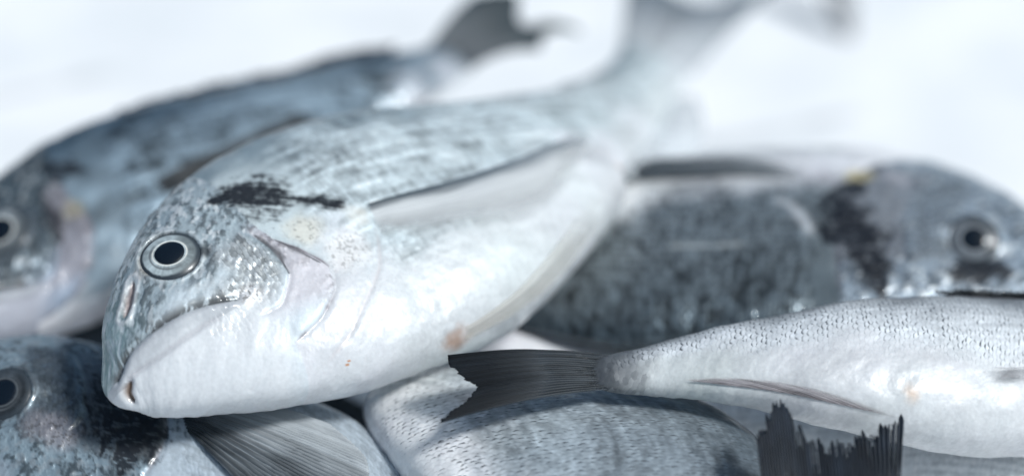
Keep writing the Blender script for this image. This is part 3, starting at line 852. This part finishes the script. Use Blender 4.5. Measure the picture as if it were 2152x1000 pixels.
# facing right
F, body = make_fish('right', "dark grey fish facing right with a black shoulder blotch, lying belly up the slope", 760, 300, dict(
    seed=41, wet=(.4, .15), top=(.02, .50), low=(.47, .65), flank=(0.176, 0.205, 0.22), back=(0.0745, 0.098, 0.115), belly=(.74, .75, .77),
    sc=1.6, rn=.9, streak=.6, vert=.9, tw=.08, tick=1.0, jit=.4, warp=.12, eline=.6, blot=.4, tk=(.6, .8), rows=.35, gloss=.6, pitch=(.155, .31, .233), relief=.0005, b_on=.335,
    head=dict(op=[(.335, .55), (.345, 1.0), (.350, 1.4), (.335, 1.8), (.30, 2.1), (.25, 2.4)],
              pre=[(.262, .9), (.270, 1.3), (.262, 1.7), (.235, 1.95)],
              dark=(.70, .90), pale=(0.511, 0.56, 0.607), col=(0.26, 0.315, 0.372), mottle=.95, glint=.6, gloss=.3, cut=.35, iso=1, flap=(.20, .21, .23), edge=.4, cheekc=(0.279, 0.32, 0.356),
              spots=[([(.285, .50), (.303, .84), (.325, 1.18), (.342, 1.48), (.325, 1.72)], .0115, .99), ([(.355, 1.15), (.362, 1.4), (.355, 1.55)], .004, .9),
                     ([(.105, .80), (.145, .84), (.185, .76)], .0105, .97)],
              patches=[((.323, 1.84), .006, (.50, .43, .24), .9), ((.362, 1.80), .005, (.45, .43, .46), .7), ((.285, 1.85), .006, (.50, .49, .53), .6)]),
    eye=dict(s=.166, ph=1.20, r=.0075, n=(-.15, -.60, .78), lift=-.0006, iris=(.17, .19, .21), inner=(.34, .36, .38), pup=1.0, dim=0.8, ring=(.10, .11, .12)),
    marks=[((.45, 1.85), .014, (.58, .60, .62), .8), ((.52, 1.95), .012, (.45, .47, .50), .7)],
    lines=[([(.43, 1.58), (.405, 1.50), (.387, 1.32), (.375, 1.15)], .0018, (.66, .68, .70), .9), ([(.56, 1.20), (.50, 1.15), (.45, 1.12)], .0009, (.55, .58, .57), .8)]))
laid_fin("pectoral_fin", F, body, [(.385, 1.76), (.382, 1.92)], [(.64, 2.10), (.63, 2.24), (.58, 2.36)],
         off=(.001, .0035), rays=8, base=(.22, .245, .265), tip=(.06, .075, .088), cover=(.85, .8), seed=42, soft=.2, root_soft=.3, mott=.5)

# facing right in front, sharp tail
F, body = make_fish('front', "white-bellied silver fish at the lower right with its dark tail spread towards the middle", 1100, 360, dict(
    seed=53, wet=(.12, .12), td=.18, top=(.06, .50), low=(.46, .62), flank=(0.699, 0.73, 0.759), back=(0.107, 0.12, 0.138), belly=(.57, .585, .60),
    sc=.24, rn=.3, tg=-.1, jit=.7, warp=.16, eline=.28, blot=.12, streak=1.6, vert=.2, grain=.2, tick=1.8, tk=(.44, .60), rows=.10, gloss=.06, pitch=(.135, .27, .205), tw=.055, relief=.00005, b_on=.1, tailc=(.80, (.06, .068, .078)),
    marks=[((.51, 2.45), .0035, (.62, .42, .28), .55), ((.92, 1.3), .007, (.10, .11, .12), .5)]))
FRONT = F
free_fin("tail_fin", F, body, [P(1290, 746, .550), P(1270, 786, .546), P(1300, 815, .5455)],
         [P(925, 748, .545), P(958, 788, .540), P(992, 822, .538), P(906, 893, .530)], n=220, m=90,
         rays=20, base=(.105, .125, .145), tip=(.018, .024, .032), ragged=.035, root_soft=.22, mott=.45, bulge=(0, 0, .002), seed=51, amp=.00022, rayc=.7)
laid_fin("anal_fin", F, body, [(.73, 2.80), (.66, 2.86), (.58, 2.90), (.50, 2.92)], [(.81, 2.60), (.765, 2.54), (.69, 2.58), (.60, 2.66)],
         off=(.0002, .0008), rays=15, base=(.30, .27, .28), tip=(.50, .47, .49), cover=(.8, .4), seed=52, n=200, amp=.00005, rayc=.45, soft=.35, softk=.3, root_soft=.15, thick=.0002, mott=.5)
laid_fin("dorsal_fin", F, body, [(.43, .10), (.40, .12), (.36, .13), (.30, .14)], [(.47, .34), (.43, .46), (.38, .56), (.33, .60)],
         off=(.0008, .002), rays=9, base=(.06, .065, .075), tip=(.03, .035, .04), cover=(.95, .6), ragged=.3, seed=54)
laid_fin("pectoral_fin", F, body, [(.33, 1.85), (.33, 2.05)], [(.42, 1.98), (.42, 2.08), (.41, 2.15)],
         off=(.001, .002), rays=8, base=(.45, .45, .47), tip=(.6, .6, .62), cover=(.35, .15), seed=55, soft=.5, root_soft=.4, amp=.00008)

# lower left corner
F, body = make_fish('corner', "dark-headed fish in the lower left corner under the largest fish's chin", 640, 320, dict(
    seed=61, top=(.0, .30), low=(.80, .95), flank=(0.412, 0.47, 0.523), back=(0.358, 0.42, 0.47), belly=(.78, .78, .8),
    sc=.7, streak=1.0, tick=.25, tk=(.4, .7), rows=.2, gloss=.25, pitch=(.14, .28, .212), b_on=.36,
    head=dict(op=[(.335, .6), (.365, 1.1), (.385, 1.5), (.375, 1.9), (.34, 2.3)],
              pre=[(.245, .9), (.262, 1.3), (.262, 1.7), (.235, 1.95)],
              dark=(.75, .95), pale=(0.358, 0.4, 0.46), col=(.22, .285, .33), mottle=.95, glint=.6, glintc=(.26, .30, .33), gloss=.3, flap=(.10, .105, .11), edge=.5, cheekc=(0.116, 0.14, 0.161),
              spots=[([(.31, 1.0), (.325, 1.4), (.335, 1.8), (.32, 2.2)], .0085, .93)],
              patches=[((.222, 1.95), .0075, (.29, .28, .305), .7), ((.185, 1.95), .0065, (.27, .265, .29), .6)]),
    eye=dict(s=.138, ph=1.66, r=.0078, n=(-.22, -.5, .84), lift=-.0006, iris=(.045, .055, .065), inner=(.12, .13, .14), ring=(.06, .07, .08))))
laid_fin("pectoral_fin", F, body, [(.405, 1.18), (.405, 1.42), (.415, 1.70)][::-1], [(.66, 1.25), (.73, 1.65), (.70, 2.25), (.55, 2.6)][::-1],
         off=(.001, .003), rays=17, base=(.085, .10, .115), tip=(.27, .30, .325), cover=(.95, .75), fade=((.50, .535, .56), .3, .9, .1), seed=63, amp=.0003, rayc=.6, n=200)

# lower middle
F, body = make_fish('middle', "grey-backed fish lying towards the viewer under the dark spread tail", 800, 360, dict(
    seed=71, top=(.2, .60), low=(.60, .84), flank=(0.365, 0.415, 0.45), back=(0.0912, 0.115, 0.136), belly=(.84, .84, .85),
    sc=.6, streak=1.3, vert=.0, grain=.5, tick=1.3, td=.2, jit=.8, warp=.2, eline=.22, blot=.25, tk=(.78, .98), rows=.12, gloss=.25, pitch=(.13, .26, .197), relief=.00008, b_on=.1))

# below the front fish
F, body = make_fish('under', "pale fish almost hidden beneath the white-bellied one at the lower right", 420, 240, dict(
    seed=81, jit=.4, eline=.4, top=(.0, .18), low=(.80, .95), flank=(.86, .88, .89), back=(0.557, 0.63, 0.69), belly=(.8, .8, .82),
    sc=.5, streak=1.2, tick=.6, tk=(.5, .9), rows=.3, gloss=.2, pitch=(.135, .27, .205), b_on=.2))

# sliver of belly
F, body = make_fish('sliver', "fish showing only a sliver of smooth white belly below the largest fish", 260, 160, dict(
    seed=91, top=(.0, .25), low=(.28, .42), flank=(0.43, 0.5, 0.567), back=(0.172, 0.2, 0.24), belly=(.74, .75, .78), tk=(.1, .2), b_on=.2))

# fish off the lower edge
F, body = make_fish('below', "fish below the lower edge showing only its torn black tail fin", 300, 160, dict(
    seed=95, top=(.1, .5), low=(.7, .9), flank=(0.344, 0.4, 0.458), back=(0.103, 0.13, 0.164), belly=(.8, .8, .8), tk=(.4, .7), b_on=.2))
free_fin("tail_fin", F, body, [P(1612, 1100, .512), P(1740, 1110, .510), P(1888, 1100, .512)],
         [P(1585, 880, .522), P(1622, 828, .526), P(1665, 845, .526), P(1715, 905, .525), P(1765, 900, .525), P(1820, 860, .528), P(1900, 858, .530)], n=340, m=90,
         rays=22, base=(.022, .028, .036), tip=(.014, .02, .03), ragged=.20, split=34, seed=97, amp=.00028, rayc=.6, mott=.5)

# extra dark fish added under the heap so its gaps look deeply shaded
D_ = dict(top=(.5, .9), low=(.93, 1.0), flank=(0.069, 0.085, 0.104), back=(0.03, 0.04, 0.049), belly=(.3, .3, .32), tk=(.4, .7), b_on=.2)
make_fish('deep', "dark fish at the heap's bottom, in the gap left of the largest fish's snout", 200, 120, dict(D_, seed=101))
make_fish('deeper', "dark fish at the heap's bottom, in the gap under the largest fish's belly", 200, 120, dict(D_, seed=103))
# another fish farther up the table, only the tip of its tail reaching into view
F, body = make_fish('far', "blurred fish far behind, only its grey tail tip showing at the top right", 160, 100, dict(
    seed=105, top=(.1, .5), low=(.7, .9), flank=(0.344, 0.4, 0.458), back=(0.172, 0.2, 0.24), belly=(.8, .8, .8), tk=(.4, .7), b_on=.2))
free_fin("tail_fin", F, body, [P(1672, -145, .990), P(1690, -145, .990), P(1705, -150, .990)],
         [P(1735, 5, .975), P(1775, 78, .970), P(1792, 84, .970), P(1796, 10, .975), P(1770, -60, .985)],
         rays=14, base=(.42, .42, .45), tip=(.45, .46, .48), seed=106)
